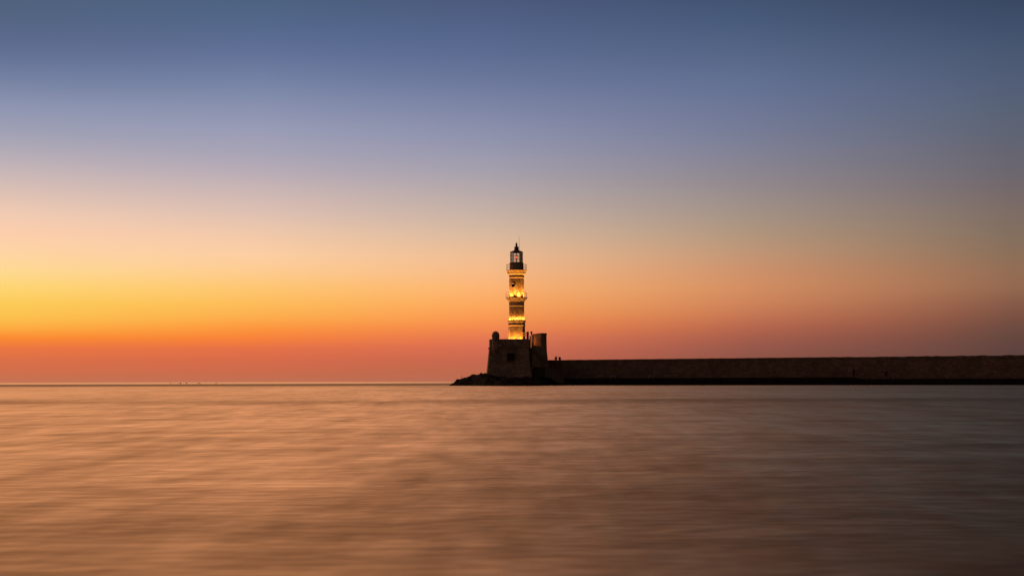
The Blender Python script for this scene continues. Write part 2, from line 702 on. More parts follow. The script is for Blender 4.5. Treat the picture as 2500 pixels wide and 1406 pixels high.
# reef rocks far out near the horizon
for i, (px, w, h, lb) in enumerate(((416, 3.6, 1.3, 'leftmost low dark reef rock breaking the sea near the horizon'),
                                    (422.3, 2.2, 1.1, 'smallest reef rock, second from the left near the horizon'),
                                    (440.6, 4.0, 2.5, 'tallest pointed reef rock near the horizon'),
                                    (455.8, 4.2, 1.9, 'rounded reef rock right of the tallest one on the horizon'),
                                    (486, 8.5, 1.3, 'long flat reef rock near the horizon, widest of the row'),
                                    (528, 5.5, 1.1, 'rightmost faint reef rock near the horizon'))):
    Y = 960.0
    p = at(px, 935.4, Y)
    m_ = Y / 3430
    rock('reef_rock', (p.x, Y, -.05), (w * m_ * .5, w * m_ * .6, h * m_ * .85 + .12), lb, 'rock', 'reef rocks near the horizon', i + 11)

# ------------------------------------------------------------------ fort
FY = 300.0


def X(px, Y):
    return at(px, 880, Y).x


def Z(py, Y=FY, px=1262):
    return at(px, py, Y).z


fort = empty('stone_fort', (X(1265, 303), 303, 1.0), 'squat battered stone fort with sentry turret carrying the lighthouse', 'fort')
zc, zt, zp = Z(849.5), Z(838.5), Z(829.6)
z_right = Z(847)
body = [(X(1196.3, 298), 298.0), (X(1290, 296), 296.0), (X(1291, 298), 297.6), (X(1298, 298), 298.0), (X(1300, 298), 296.8), (X(1334.5, 300), 299.5),
        (X(1334.5, 311), 311.0), (X(1193.2, 307), 309.0)]
bm = bmesh.new()
prism(bm, offset(body, .78), body, .2, zc)
me = to_mesh(bm)
cut = []
# window recess and arched doorway recess
c1 = at(1247.3, 871.5, 296.5)
bm = bmesh.new(); box(bm, c1, (1.55, 1.7, 1.5)); cut.append(to_mesh(bm))
dz0, dz1 = Z(922, 297, 1314), Z(896, 297, 1314)
dx0, dx1 = X(1299, 297), X(1330, 297)
dcx, dw = (dx0 + dx1) / 2, (dx1 - dx0)
arch = [(dx0, dz0), (dx1, dz0)] + [(dcx + dw / 2 * math.cos(a), dz1 - .55 + .55 * math.sin(a)) for a in [math.pi * i / 14 for i in range(15)]]
arch = arch[:2] + arch[2:]


def slab(pts, y0, y1):
    bm = bmesh.new()
    a = [bm.verts.new((x, y0, z)) for x, z in pts]
    c = [bm.verts.new((x, y1, z)) for x, z in pts]
    nn = len(a)
    for i in range(nn):
        j = (i + 1) % nn
        bm.faces.new((a[i], a[j], c[j], c[i]))
    bm.faces.new(a[::-1])
    bm.faces.new(c)
    return bm


def dedupe(pts):
    r = []
    for p in pts:
        if not r or (Vector(p) - Vector(r[-1])).length > .02:
            r.append(p)
    if (Vector(r[0]) - Vector(r[-1])).length < .02:
        r.pop()
    return r


arch = dedupe(arch)
cut.append(to_mesh(slab(arch, 294.0, 298.6)))
me = carve(me, cut)
link('battered_wall', me, M['fort'], fort)
# arch surround
rim = [(dcx + (dw / 2 + .02) * math.cos(a), dz1 - .55 + .57 * math.sin(a)) for a in [math.pi * i / 20 for i in range(21)]]
rimo = [(dcx + (dw / 2 + .34) * math.cos(a), dz1 - .55 + .92 * math.sin(a)) for a in [math.pi * i / 20 for i in range(21)]]


def facey(x, z):
    """front plane of the right-hand battered face"""
    s = (x - body[4][0]) / (body[5][0] - body[4][0])
    y = body[4][1] + (body[5][1] - body[4][1]) * s
    return y - .78 * (zc - z) / (zc - .2)


bm = bmesh.new()
pr = []
for (a, c) in zip(rim, rimo):
    q = [bm.verts.new((p[0], facey(*p) + dy, p[1])) for p in (a, c) for dy in (-.10, .25)]
    pr.append(q)
for a, c in zip(pr, pr[1:]):
    bm.faces.new((a[0], c[0], c[2], a[2])); bm.faces.new((a[1], a[3], c[3], c[1]))
    bm.faces.new((a[2], c[2], c[3], a[3])); bm.faces.new((a[0], a[1], c[1], c[0]))
link('arch_surround', to_mesh(bm), M['fort_trim'], fort)
door_o = link('arched_door', to_mesh(slab([(dcx + (x - dcx) * .985, z - .01) for x, z in arch], 298.2, 298.4)), M['wood'], fort)
bm = bmesh.new()
for i in range(1, 9):
    box(bm, (dx0 + dw * i / 9, 298.17, (dz0 + dz1) / 2 - .2), (.03, .05, dz1 - dz0 - .5))
for zz in (.25, .7):
    box(bm, (dcx, 298.15, dz0 + (dz1 - dz0) * zz), (dw * .95, .05, .12))
link('iron_strap', to_mesh(bm), M['iron'], door_o)
# window frame + shutter
wf = bmesh.new()
for sx_, sz_, wx, wz in ((0, .8, 1.75, .16), (0, -.8, 1.75, .16)):
    box(wf, (c1.x, c1.y - .12 - (.0 if sz_ > 0 else .12), c1.z + sz_), (wx, .5, wz))
for s in (-1, 1):
    box(wf, (c1.x + s * .82, c1.y - .14, c1.z), (.14, .42, 1.42))
wo = link('window', to_mesh(wf), M['fort_trim'], fort)
bm = bmesh.new(); box(bm, (c1.x, c1.y + .70, c1.z), (1.5, .06, 1.44))
for i in range(5):
    box(bm, (c1.x - .6 + .3 * i, c1.y + .64, c1.z), (.05, .08, 1.42))
link('shutter', to_mesh(bm), M['wood'], wo)
# string course (cordon) round the top of the batter
bm = bmesh.new()
prism(bm, offset(body[:2] + [(X(1291, 298), 297.6)] + [(X(1292, 309), 309.0)] + body[-1:], .16), offset(body[:2] + [(X(1291, 298), 297.6)] + [(X(1292, 309), 309.0)] + body[-1:], .20), zc - .02, zc + .16)
link('string_course', to_mesh(bm), M['fort_trim'], fort)
# parapet, hollow, terrace inside
pp = [(X(1196.6, 298), 298.15), (X(1293, 296), 296.2), (X(1294, 309), 308.5), (X(1194.2, 308), 308.6)]
bm = bmesh.new()
prism(bm, pp, pp, zc + .16, zp)
me = to_mesh(bm)
bm = bmesh.new()
inner = offset(pp, -.75)
prism(bm, inner, inner, zt, zp + 1)
bm2 = bmesh.new()
# gap in the parapet on the right-hand side, where the steps come up
box(bm2, (X(1293.5, 300), 302.5, zt + 2.01), (2.4, 6.5, 4.0))
lc = at(1220.6, 842.5, 297.4)
bm3 = bmesh.new(); box(bm3, lc, (.26, 4.0, .34))
me = carve(me, [to_mesh(bm), to_mesh(bm2), to_mesh(bm3)])
par = link('parapet', me, M['fort'], fort)
# coping course
bm = bmesh.new()
for a, c in ((pp[0], pp[1]), (pp[3], pp[0])):
    a, c = Vector(a), Vector(c)
    d = (c - a); ln = d.length; ang = math.atan2(d.y, d.x)
    mid = (a + c) / 2 + Vector((-d.y, d.x)).normalized() * .36
    box(bm, (mid.x, mid.y, zp + .05), (ln - .8, .84, .1), ang)
link('coping', to_mesh(bm), M['fort_trim'], par)
# the parapet hole gets an added glowing ball, built with the floodlights
# right-hand upper block
zb = Z(814.6)
blk = [(X(1299, 305), 306.5), (X(1322, 299), 299.6), (X(1334.5, 300), 300.0), (X(1334.5, 311), 310.9), (X(1301, 311), 310.9)]
bm = bmesh.new()
prism(bm, offset(blk, .06), blk, zc - .3, zb)
link('upper_block', to_mesh(bm), M['fort'], fort)
bm = bmesh.new()
prism(bm, offset(blk, .05), offset(blk, .07), zb - .005, zb + .12)
link('block_coping', to_mesh(bm), M['fort_trim'], fort)
# diagonal stair parapet across the right-hand face
p0, p1_ = at(1299, 848, 297), at(1331, 879, 297)
bm = bmesh.new()
pts = [(p0.x, p0.z), (p0.x, p0.z - .75), (p1_.x, p1_.z - .75), (p1_.x + .5, p1_.z - .5), (p1_.x + .5, p1_.z + .1)]
vs = []
for dy in (-.28, .3):
    vs.append([bm.verts.new((x, facey(x, z) + dy, z)) for x, z in pts])
for i in range(5):
    j = (i + 1) % 5
    bm.faces.new((vs[0][i], vs[0][j], vs[1][j], vs[1][i]))
bm.faces.new(vs[0][::-1]); bm.faces.new(vs[1])
link('stair_parapet', to_mesh(bm), M['fort_trim'], fort)
# buttress ramp that runs from the fort into the harbour wall
bm = bmesh.new()
pts = [(X(1330, 299), Z(893, 298)), (X(1352, 299), Z(897, 298)), (X(1376, 299), Z(921, 298)), (X(1376, 299), .3), (X(1330, 299), .3)]
vs = []
for y in (296.2, 303):
    vs.append([bm.verts.new((x, y + (0.55 if z > 2 and y < 300 else 0), z)) for x, z in pts])
for i in range(5):
    j = (i + 1) % 5
    bm.faces.new((vs[0][i], vs[0][j], vs[1][j], vs[1][i]))
bm.faces.new(vs[0][::-1]); bm.faces.new(vs[1])
me = to_mesh(bm)
link('buttress', me, M['wall'], fort)
# sentry turret at the front-left corner
tcx, tcy = X(1210.2, 297.2), 297.6
tr_ = 9.3 / (3430 / 297)
bm = bmesh.new()
prof = [(.12, Z(866)), (.42, Z(861)), (.74, Z(855)), (.84, Z(850)), (tr_ + .04, Z(849)), (tr_ + .04, Z(847.5)), (tr_ - .02, Z(847)),
        (tr_ - .02, Z(822)), (tr_ + .06, Z(821)), (tr_ + .06, Z(819.6)), (tr_ - .02, Z(819))]
zd0, zd1 = Z(819), Z(809.2)
for i in range(1, 9):
    a = math.pi / 2 * i / 8
    prof.append((max((tr_ - .02) * math.cos(a), .03), zd0 + (zd1 - zd0) * math.sin(a)))
lathe(bm, prof, tcx, tcy, 32)
me = to_mesh(bm)
cuts = []
for a in (0.15, 1.9, -1.2):
    bm = bmesh.new()
    box(bm, (tcx + math.sin(a) * tr_, tcy - math.cos(a) * tr_, Z(828)), (.16, .7, .5), a)
    cuts.append(to_mesh(bm))
me = carve(me, cuts)
link('sentry_turret', me, M['fort_trim'], fort)
# gate pillar
gp = at(1288.5, 829, 298.2)
bm = bmesh.new()
ph = Z(811.2) - zc
box(bm, (gp.x, 298.4, zc + ph / 2), (.46, .46, ph))
box(bm, (gp.x, 298.4, zc + ph + .02), (.50, .50, .10))
link('gate_pillar', to_mesh(bm), M['fort_trim'], fort)
bm = bmesh.new()
g2 = at(1294.6, 829, 303)
ph2 = Z(818.8) - zc
box(bm, (g2.x, 303.0, zc + ph2 / 2), (.26, .5, ph2))
link('gate_pillar', to_mesh(bm), M['fort_trim'], fort)

# pole with lantern head by the gap
lp = at(1297.4, 844, 298.6)
lpo = empty('lamp_post', (lp.x, 298.6, zc), 'thin unlit lamp post with pointed head between gate pillar and upper block', 'lamp post')
zt2 = Z(811.5)
bm = bmesh.new(); tube(bm, (lp.x, 298.6, zc - .05), (lp.x, 298.6, zt2 - .45), .045, 10)
link('pole', to_mesh(bm), M['iron'], lpo)
bm = bmesh.new()
lathe(bm, [(.08, zt2 - .50), (.15, zt2 - .42), (.24, zt2 - .02), (.30, zt2 - .01), (.28, zt2 + .04), (.10, zt2 + .12), (.04, zt2 + .20), (.02, zt2 + .32)], lp.x, 298.6, 6)
link('lantern', to_mesh(bm), M['iron'], lpo)

# ------------------------------------------------------------------ lighthouse
TY = 303.0
LX = X(1261.7, TY)


def tz(py):
    return at(1262, py, TY).z


Q = TY / 3430.0
lh = empty('lighthouse', (LX, TY, zt), 'tall floodlit stone lighthouse with two balconies and dark glazed lantern', 'lighthouse')
n8 = math.pi / 4 * 0
bm = bmesh.new()
lathe(bm, [(1.84, zt - .3), (1.84, tz(833)), (1.81, tz(832.5)), (1.80, tz(796.4))], LX, TY, 8)
me = to_mesh(bm)
link('octagonal_base_shaft', me, M['shaft'], lh)
bm = bmesh.new()
lathe(bm, [(1.80, tz(796.4)), (1.88, tz(794.9)), (1.90, tz(794.6)), (1.90, tz(793.9)), (1.82, tz(793.4)), (1.82, tz(788.4)), (1.84, tz(788)), (1.93, tz(785.6)),
           (1.95, tz(785.4)), (1.97, tz(783.6)), (1.97, tz(783.0))], LX, TY, 8)
link('lower_cornice', to_mesh(bm), M['dressed'], lh)
bm = bmesh.new()
lathe(bm, [(1.70, tz(783.0)), (1.70, tz(777.0)), (1.66, tz(775.6)), (1.66, tz(774.4)), (1.70, tz(774.2)), (1.70, tz(773.2)), (1.64, tz(773.0))], LX, TY, 8)
link('plinth_band', to_mesh(bm), M['dressed'], lh)
bm = bmesh.new()
lathe(bm, [(1.635, tz(773.0)), (1.62, tz(748.6))], LX, TY, 16)
link('middle_shaft', to_mesh(bm), M['shaft'], lh)
bm = bmesh.new()
lathe(bm, [(1.62, tz(748.6)), (1.69, tz(747.2)), (1.70, tz(746.0)), (1.64, tz(745.6)), (1.64, tz(740)), (1.66, tz(737.6)), (1.71, tz(736.0)),
           (1.92, tz(733.9)), (1.94, tz(733.2)), (1.95, tz(732.3)), (2.14, tz(731.2)), (2.17, tz(730.7)), (2.17, tz(729.6)), (2.28, tz(728.8)), (2.33, tz(728.4)), (2.33, tz(727.2)),
           (2.05, tz(727.1))], LX, TY, 48)
link('middle_cornice', to_mesh(bm), M['dressed'], lh)
bm = bmesh.new()
lathe(bm, [(1.62, tz(727.2)), (1.60, tz(680.2))], LX, TY, 48)
me = to_mesh(bm)
wz = tz(697.3)
wa = math.asin((1253.6 - 1261.7) / 18.5)
wd = Vector((math.sin(wa), -math.cos(wa), 0))
wc = Vector((LX, TY, wz)) + wd * 1.6
bm = bmesh.new()
tube(bm, wc - wd * .9, wc + wd * .5, .40, 32)
me = carve(me, [to_mesh(bm)])
link('upper_shaft', me, M['shaft'], lh)
# round window: stone ring + dark pane
bm = bmesh.new()
side = Vector((-wd.y, wd.x, 0))
nseg, ns2 = 32, 8
for i in range(nseg):
    a = 2 * math.pi * i / nseg
    ring = []
    for j in range(ns2):
        b2 = 2 * math.pi * j / ns2
        rr = .46 + .07 * math.cos(b2)
        p = wc + side * rr * math.cos(a) + Vector((0, 0, 1)) * rr * math.sin(a) + wd * (.07 * math.sin(b2) - .02)
        # follow the round wall
        off = (p - Vector((LX, TY, p.z))).dot(side)
        p = p - wd * (1.6 - math.sqrt(max(1.6 ** 2 - off ** 2, 0)))
        ring.append(bm.verts.new(p))
    if i == 0:
        first = ring
    else:
        for j in range(ns2):
            k2 = (j + 1) % ns2
            bm.faces.new((prev[j], prev[k2], ring[k2], ring[j]))
    prev = ring
for j in range(ns2):
    k2 = (j + 1) % ns2
    bm.faces.new((prev[j], prev[k2], first[k2], first[j]))
rw = link('round_window', to_mesh(bm), M['dressed'], lh, True)
bm = bmesh.new()
tube(bm, wc - wd * .62, wc - wd * .58, .39, 32)
link('pane', to_mesh(bm), M['dark'], rw)
bm = bmesh.new()
lathe(bm, [(1.60, tz(680.2)), (1.67, tz(678.8)), (1.69, tz(677.6)), (1.63, tz(677.2)), (1.64, tz(673.5)), (1.69, tz(671.8)), (1.80, tz(670.3)), (1.93, tz(668.9)), (1.95, tz(668.3)),
           (1.95, tz(666.6)), (2.05, tz(665.0)), (2.06, tz(664.6)), (2.06, tz(663.3)), (2.20, tz(661.8)), (2.24, tz(661.2)), (2.25, tz(660.2)), (1.9, tz(660.1))], LX, TY, 48)
link('top_cornice', to_mesh(bm), M['dressed'], lh)


def railing(z, r, h, nposts, name):
    bm = bmesh.new()
    nn = 48
    for hh, rr in ((h, .024),):
        for i in range(nn):
            a, c = 2 * math.pi * i / nn, 2 * math.pi * (i + 1) / nn
            tube(bm, (LX + r * math.sin(a), TY - r * math.cos(a), z + hh), (LX + r * math.sin(c), TY - r * math.cos(c), z + hh), rr, 6)
    ro = link(name, to_mesh(bm), M['rail'], lh)
    for hh, rr in ((h * .5, .014), (.08, .014)):
        bm = bmesh.new()
        for i in range(nn):
            a, c = 2 * math.pi * i / nn, 2 * math.pi * (i + 1) / nn
            tube(bm, (LX + r * math.sin(a), TY - r * math.cos(a), z + hh), (LX + r * math.sin(c), TY - r * math.cos(c), z + hh), rr, 6)
        link('mid_rail', to_mesh(bm), M['rail'], ro)
    bm = bmesh.new()
    for i in range(nposts):
        a = 2 * math.pi * i / nposts
        tube(bm, (LX + r * math.sin(a), TY - r * math.cos(a), z - .02), (LX + r * math.sin(a), TY - r * math.cos(a), z + h), .022 if i % 4 == 0 else .011, 6)
    link('baluster', to_mesh(bm), M['rail'], ro)
    return ro


railing(tz(660.2), 2.17, tz(646) - tz(660.2), 48, 'balcony_railing')
railing(tz(727.2), 2.31, tz(714) - tz(727.2), 48, 'balcony_railing')
# drum, lantern
bm = bmesh.new()
lathe(bm, [(1.50, tz(660.2)), (1.48, tz(643.8)), (1.53, tz(643.5)), (1.53, tz(642.0)), (1.36, tz(641.8))], LX, TY, 48)
dr = link('lantern_drum', to_mesh(bm), M['drum'], lh)
bm = bmesh.new()
da = R(62)
box(bm, (LX + 1.49 * math.sin(da), TY - 1.49 * math.cos(da), (tz(660) + tz(645.5)) / 2), (.62, .08, tz(645.5) - tz(660)), da)
link('hatch', to_mesh(bm), M['iron'], dr)
RL = 1.33
z0l, z1l = tz(641.8), tz(616)
vx = [Vector((LX + RL * math.sin(2 * math.pi * i / 12), TY - RL * math.cos(2 * math.pi * i / 12), 0)) for i in range(12)]
bm = bmesh.new()
for i in range(12):
    a, c = vx[i], vx[(i + 1) % 12]
    tube(bm, (a.x, a.y, z0l), (a.x, a.y, z1l), .06, 6)
    for py, rr in ((641.2, .05), (634.8, .028), (631.6, .028), (626.2, .028), (622.6, .028), (616.6, .06)):
        tube(bm, (a.x, a.y, tz(py)), (c.x, c.y, tz(py)), rr, 6)
gf = link('glazing_frame', to_mesh(bm), M['iron'], lh)
bm = bmesh.new()
for i in range(12):
    a, c = vx[i], vx[(i + 1) % 12]
    bm.faces.new([bm.verts.new(p) for p in ((a.x, a.y, z0l), (c.x, c.y, z0l), (c.x, c.y, z1l), (a.x, a.y, z1l))])
link('glass_panes', to_mesh(bm), M['glass'], gf)
bm = bmesh.new()
lathe(bm, [(1.36, tz(616.6)), (1.41, tz(616.2)), (1.41, tz(615.0)), (1.30, tz(614.6)), (.95, tz(612.8)), (.55, tz(611.2)), (.50, tz(610.8))], LX, TY, 12)
link('lantern_roof', to_mesh(bm), M['iron'], lh)
bm = bmesh.new()
lathe(bm, [(.50, tz(610.9)), (.52, tz(609)), (.47, tz(608.6)), (.47, tz(604.4)), (.51, tz(604)), (.50, tz(603.2)), (.38, tz(602.3)), (.22, tz(601.6)), (.20, tz(598.2)), (.22, tz(597)),
           (.30, tz(595.6)), (.12, tz(594.9)), (.07, tz(594)), (.06, tz(593.4)), (.11, tz(592.7)), (.07, tz(592)), (.025, tz(591.6)), (.01, tz(590.4))], LX, TY, 24)
link('roof_ventilator', to_mesh(bm), M['iron'], lh)
ap = at(1267.6, 612.4, TY)
bm = bmesh.new()
tube(bm, (ap.x, TY, tz(613.2)), (ap.x, TY, tz(598)), .04, 8, .03)
tube(bm, (ap.x, TY, tz(598)), (ap.x, TY, tz(575.6)), .03, 8, .016)
link('lightning_rod', to_mesh(bm), M['iron'], lh)
# optic with the red light
zl = tz(628.3)
bm = bmesh.new()
lathe(bm, [(.10, z0l - .1), (.10, zl - .5), (.30, zl - .45), (.30, zl - .36)], LX, TY, 16)
lathe(bm, [(.30, zl + .36), (.30, zl + .42), (.12, zl + .52)], LX, TY, 16)
for i in range(6):
    a = 2 * math.pi * (i + .5) / 6
    tube(bm, (LX + .29 * math.sin(a), TY - .29 * math.cos(a), zl - .4), (LX + .29 * math.sin(a), TY - .29 * math.cos(a), zl + .4), .02, 6)
op = link('optic', to_mesh(bm), M['iron'], lh)
bm = bmesh.new(); ball(bm, (LX, TY, zl), (.17, .17, .24))
link('red_lamp', to_mesh(bm), M['red_glow'], op, True)
# entrance on the right-hand face with two lit hood slabs
ha = R(62)
hd = Vector((math.sin(ha), -math.cos(ha), 0))
hc = Vector((LX, TY, 0)) + hd * 1.72
bm = bmesh.new()
box(bm, (hc.x, hc.y, zt + 1.0), (.95, .10, 2.0), ha)
dd = link('entrance_door', to_mesh(bm), M['wood'], lh)
bm = bmesh.new()
for py, w_, dpt in ((813.6, 1.25, .75), (818.8, 1.05, .5)):
    box(bm, (hc.x + hd.x * dpt * .4, hc.y + hd.y * dpt * .4, tz(py)), (w_, dpt, .13), ha)
link('door_hood', to_mesh(bm), M['dressed'], dd)


# floodlights: fixtures on the terrace and on the cornices, each a part of the tower
def flood(ang, rad, z, power, size, aim_r, aim_h, blend=.6, sc=1.0, soft=.03):
    a = R(ang)
    d = Vector((math.sin(a), -math.cos(a), 0))
    p = Vector((LX, TY, z)) + d * rad
    bm = bmesh.new()
    box(bm, (p.x, p.y, z + .045 * sc), (.16 * sc, .10 * sc, .09 * sc), a)
    fo = link('floodlight', to_mesh(bm), M['iron'], lh)
    bm = bmesh.new()
    box(bm, (p.x, p.y, z + .095 * sc), (.13 * sc, .075 * sc, .008), a)
    link('lens', to_mesh(bm), M['flood'], fo)
    ld = bpy.data.lights.new('floodlight_lamp', 'SPOT')
    ld.energy = power
    ld.color = (1.0, .40, .065)
    ld.spot_size = R(size)
    ld.spot_blend = blend
    ld.shadow_soft_size = soft
    lo = bpy.data.objects.new('floodlight_lamp', ld)
    COL.objects.link(lo)
    lo.parent = fo
    q = p + Vector((0, 0, .12 * sc))
    tgt = Vector((LX, TY, z + aim_h)) + d * aim_r
    lo.location = q - Vector(lh.location)
    lo.rotation_euler = (tgt - q).to_track_quat('-Z', 'Y').to_euler()


for a in (-67.5, -22.5, 22.5, -112.5, 157.5, -157.5):
    flood(a, 2.55, zt, 1150, 100, 1.75, 3.6, sc=1.6)
for k in range(16):
    flood(11.25 + 22.5 * k, 1.90, tz(783.0), 180, 150, 1.66, 1.3, sc=.5)
for k in range(6):
    flood(17 + 60 * k, 2.10, tz(727.15), 1250, 150, 1.60, 2.6, blend=1, sc=.4, soft=.12)
    flood(17 + 60 * k + 30, 1.90, tz(727.15), 1500, 56, 1.80, 5.6, blend=1, sc=.4, soft=.08)
# lamp that washes the side of the upper block
for (x, y, tx, ty, pw) in ((X(1288, 303), 304.5, X(1312, 303), 303, 200),):
    ld = bpy.data.lights.new('terrace_lamp', 'SPOT'); ld.energy = pw; ld.color = (1, .23, .02); ld.spot_size = R(140); ld.spot_blend = .8; ld.shadow_soft_size = .05
    bm = bmesh.new(); box(bm, (x, y, zt + .06), (.2, .2, .12))
    fo = link('terrace_floodlight', to_mesh(bm), M['iron'], fort)
    lo = bpy.data.objects.new('terrace_lamp', ld); COL.objects.link(lo); lo.parent = fo
    q = Vector((x, y, zt + .16)); lo.location = q - Vector(fort.location)
    lo.rotation_euler = (Vector((tx, ty, zt + .5)) - q).to_track_quat('-Z', 'Y').to_euler()
bm = bmesh.new(); ball(bm, (lc.x, lc.y + 1.0, lc.z), (.07, .07, .07))  # added glowing ball inside the hole, imitates floodlight leaking through
link('loophole_glow', to_mesh(bm), M['dim'], fort, True)

# ------------------------------------------------------------------ harbour wall and quay
WA = Vector((X(1336, 304), 304.0))
WB = Vector((X(2500, 257), 257.0))
dW = (WB - WA).normalized()
nW = Vector((dW.y, -dW.x))          # towards the camera
zw = Z(879, 304, 1345)
Lw = (WB - WA).length + 60


def wp(s, off):
    p = WA + dW * s + nW * off
    return p.x, p.y


wall = empty('harbour_wall', (*wp(40, 0), 1.4), 'long dark masonry harbour wall running right from the fort', 'wall')
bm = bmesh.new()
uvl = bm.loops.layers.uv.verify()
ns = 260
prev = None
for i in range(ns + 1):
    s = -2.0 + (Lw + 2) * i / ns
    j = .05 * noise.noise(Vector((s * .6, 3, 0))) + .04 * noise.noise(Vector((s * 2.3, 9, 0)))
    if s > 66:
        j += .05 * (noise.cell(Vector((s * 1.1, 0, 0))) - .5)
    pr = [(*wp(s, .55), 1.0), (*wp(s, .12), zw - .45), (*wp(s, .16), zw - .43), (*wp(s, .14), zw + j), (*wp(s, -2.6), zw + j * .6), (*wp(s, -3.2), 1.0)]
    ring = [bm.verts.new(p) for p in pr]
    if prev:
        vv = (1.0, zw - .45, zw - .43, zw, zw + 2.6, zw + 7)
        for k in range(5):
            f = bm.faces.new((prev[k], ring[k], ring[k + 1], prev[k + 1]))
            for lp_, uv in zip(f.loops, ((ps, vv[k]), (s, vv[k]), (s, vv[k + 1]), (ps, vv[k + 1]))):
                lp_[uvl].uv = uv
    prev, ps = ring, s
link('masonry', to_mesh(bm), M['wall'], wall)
# quay: two levels of dark, wet, weed-stained stone
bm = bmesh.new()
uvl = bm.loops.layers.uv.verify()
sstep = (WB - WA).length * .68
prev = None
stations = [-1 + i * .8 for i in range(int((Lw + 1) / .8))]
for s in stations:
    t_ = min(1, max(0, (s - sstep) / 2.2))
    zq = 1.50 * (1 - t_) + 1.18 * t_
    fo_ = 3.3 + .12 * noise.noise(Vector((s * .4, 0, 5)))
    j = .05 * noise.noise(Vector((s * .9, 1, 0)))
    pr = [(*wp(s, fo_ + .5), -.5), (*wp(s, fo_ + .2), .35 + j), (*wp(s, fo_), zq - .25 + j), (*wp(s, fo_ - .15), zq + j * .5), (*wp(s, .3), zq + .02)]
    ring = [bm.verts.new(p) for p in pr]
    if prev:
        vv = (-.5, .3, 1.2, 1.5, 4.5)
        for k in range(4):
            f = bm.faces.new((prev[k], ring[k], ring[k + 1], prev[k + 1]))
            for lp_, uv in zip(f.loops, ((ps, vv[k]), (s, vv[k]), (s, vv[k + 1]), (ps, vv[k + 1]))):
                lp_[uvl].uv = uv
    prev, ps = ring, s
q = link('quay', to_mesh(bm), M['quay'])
tag(q, kind='structure')
angW = math.atan2(dW.y, dW.x)


def s_of(px, off):
    """distance along the wall whose point at that offset is seen in column px"""
    lo, hi = -5, Lw
    for _ in range(40):
        m = (lo + hi) / 2
        x, y = wp(m, off)
        if x / y < (px - 1250) / 3430:
            lo = m
        else:
            hi = m
    return (lo + hi) / 2


# benches against the wall
def bench(px, label):
    s = s_of(px, 1.1)
    x, y = wp(s, 1.1)
    e = empty('stone_bench', (x, y, 1.52), label, 'bench', 'stone benches against the harbour wall')
    bm = bmesh.new(); box(bm, (x, y, 1.52 + .47), (1.35, .45, .10), angW); link('seat', to_mesh(bm), M['bench'], e)
    for d in (-.42, .42):
        bm = bmesh.new(); box(bm, (x + dW.x * d, y + dW.y * d, 1.52 + .21), (.14, .36, .42), angW); link('leg', to_mesh(bm), M['bench'], e)


bench(1465, 'stone bench by the wall nearest the fort')
bench(1496.5, 'second stone bench along the wall from the fort')
bench(1590, 'third stone bench from the fort, standing apart')
bench(1629, 'stone bench farthest from the fort')


# ------------------------------------------------------------------ people
def cloth(name, a, c):
    m, _ = mat(name, a, .9)
    noisy(m, 9, a, c, .2, .01)
    return m


skin_m = cloth('skin', (.30, .17, .11), (.36, .21, .14))
hair_m = cloth('dark_hair', (.012, .009, .008), (.02, .015, .012))


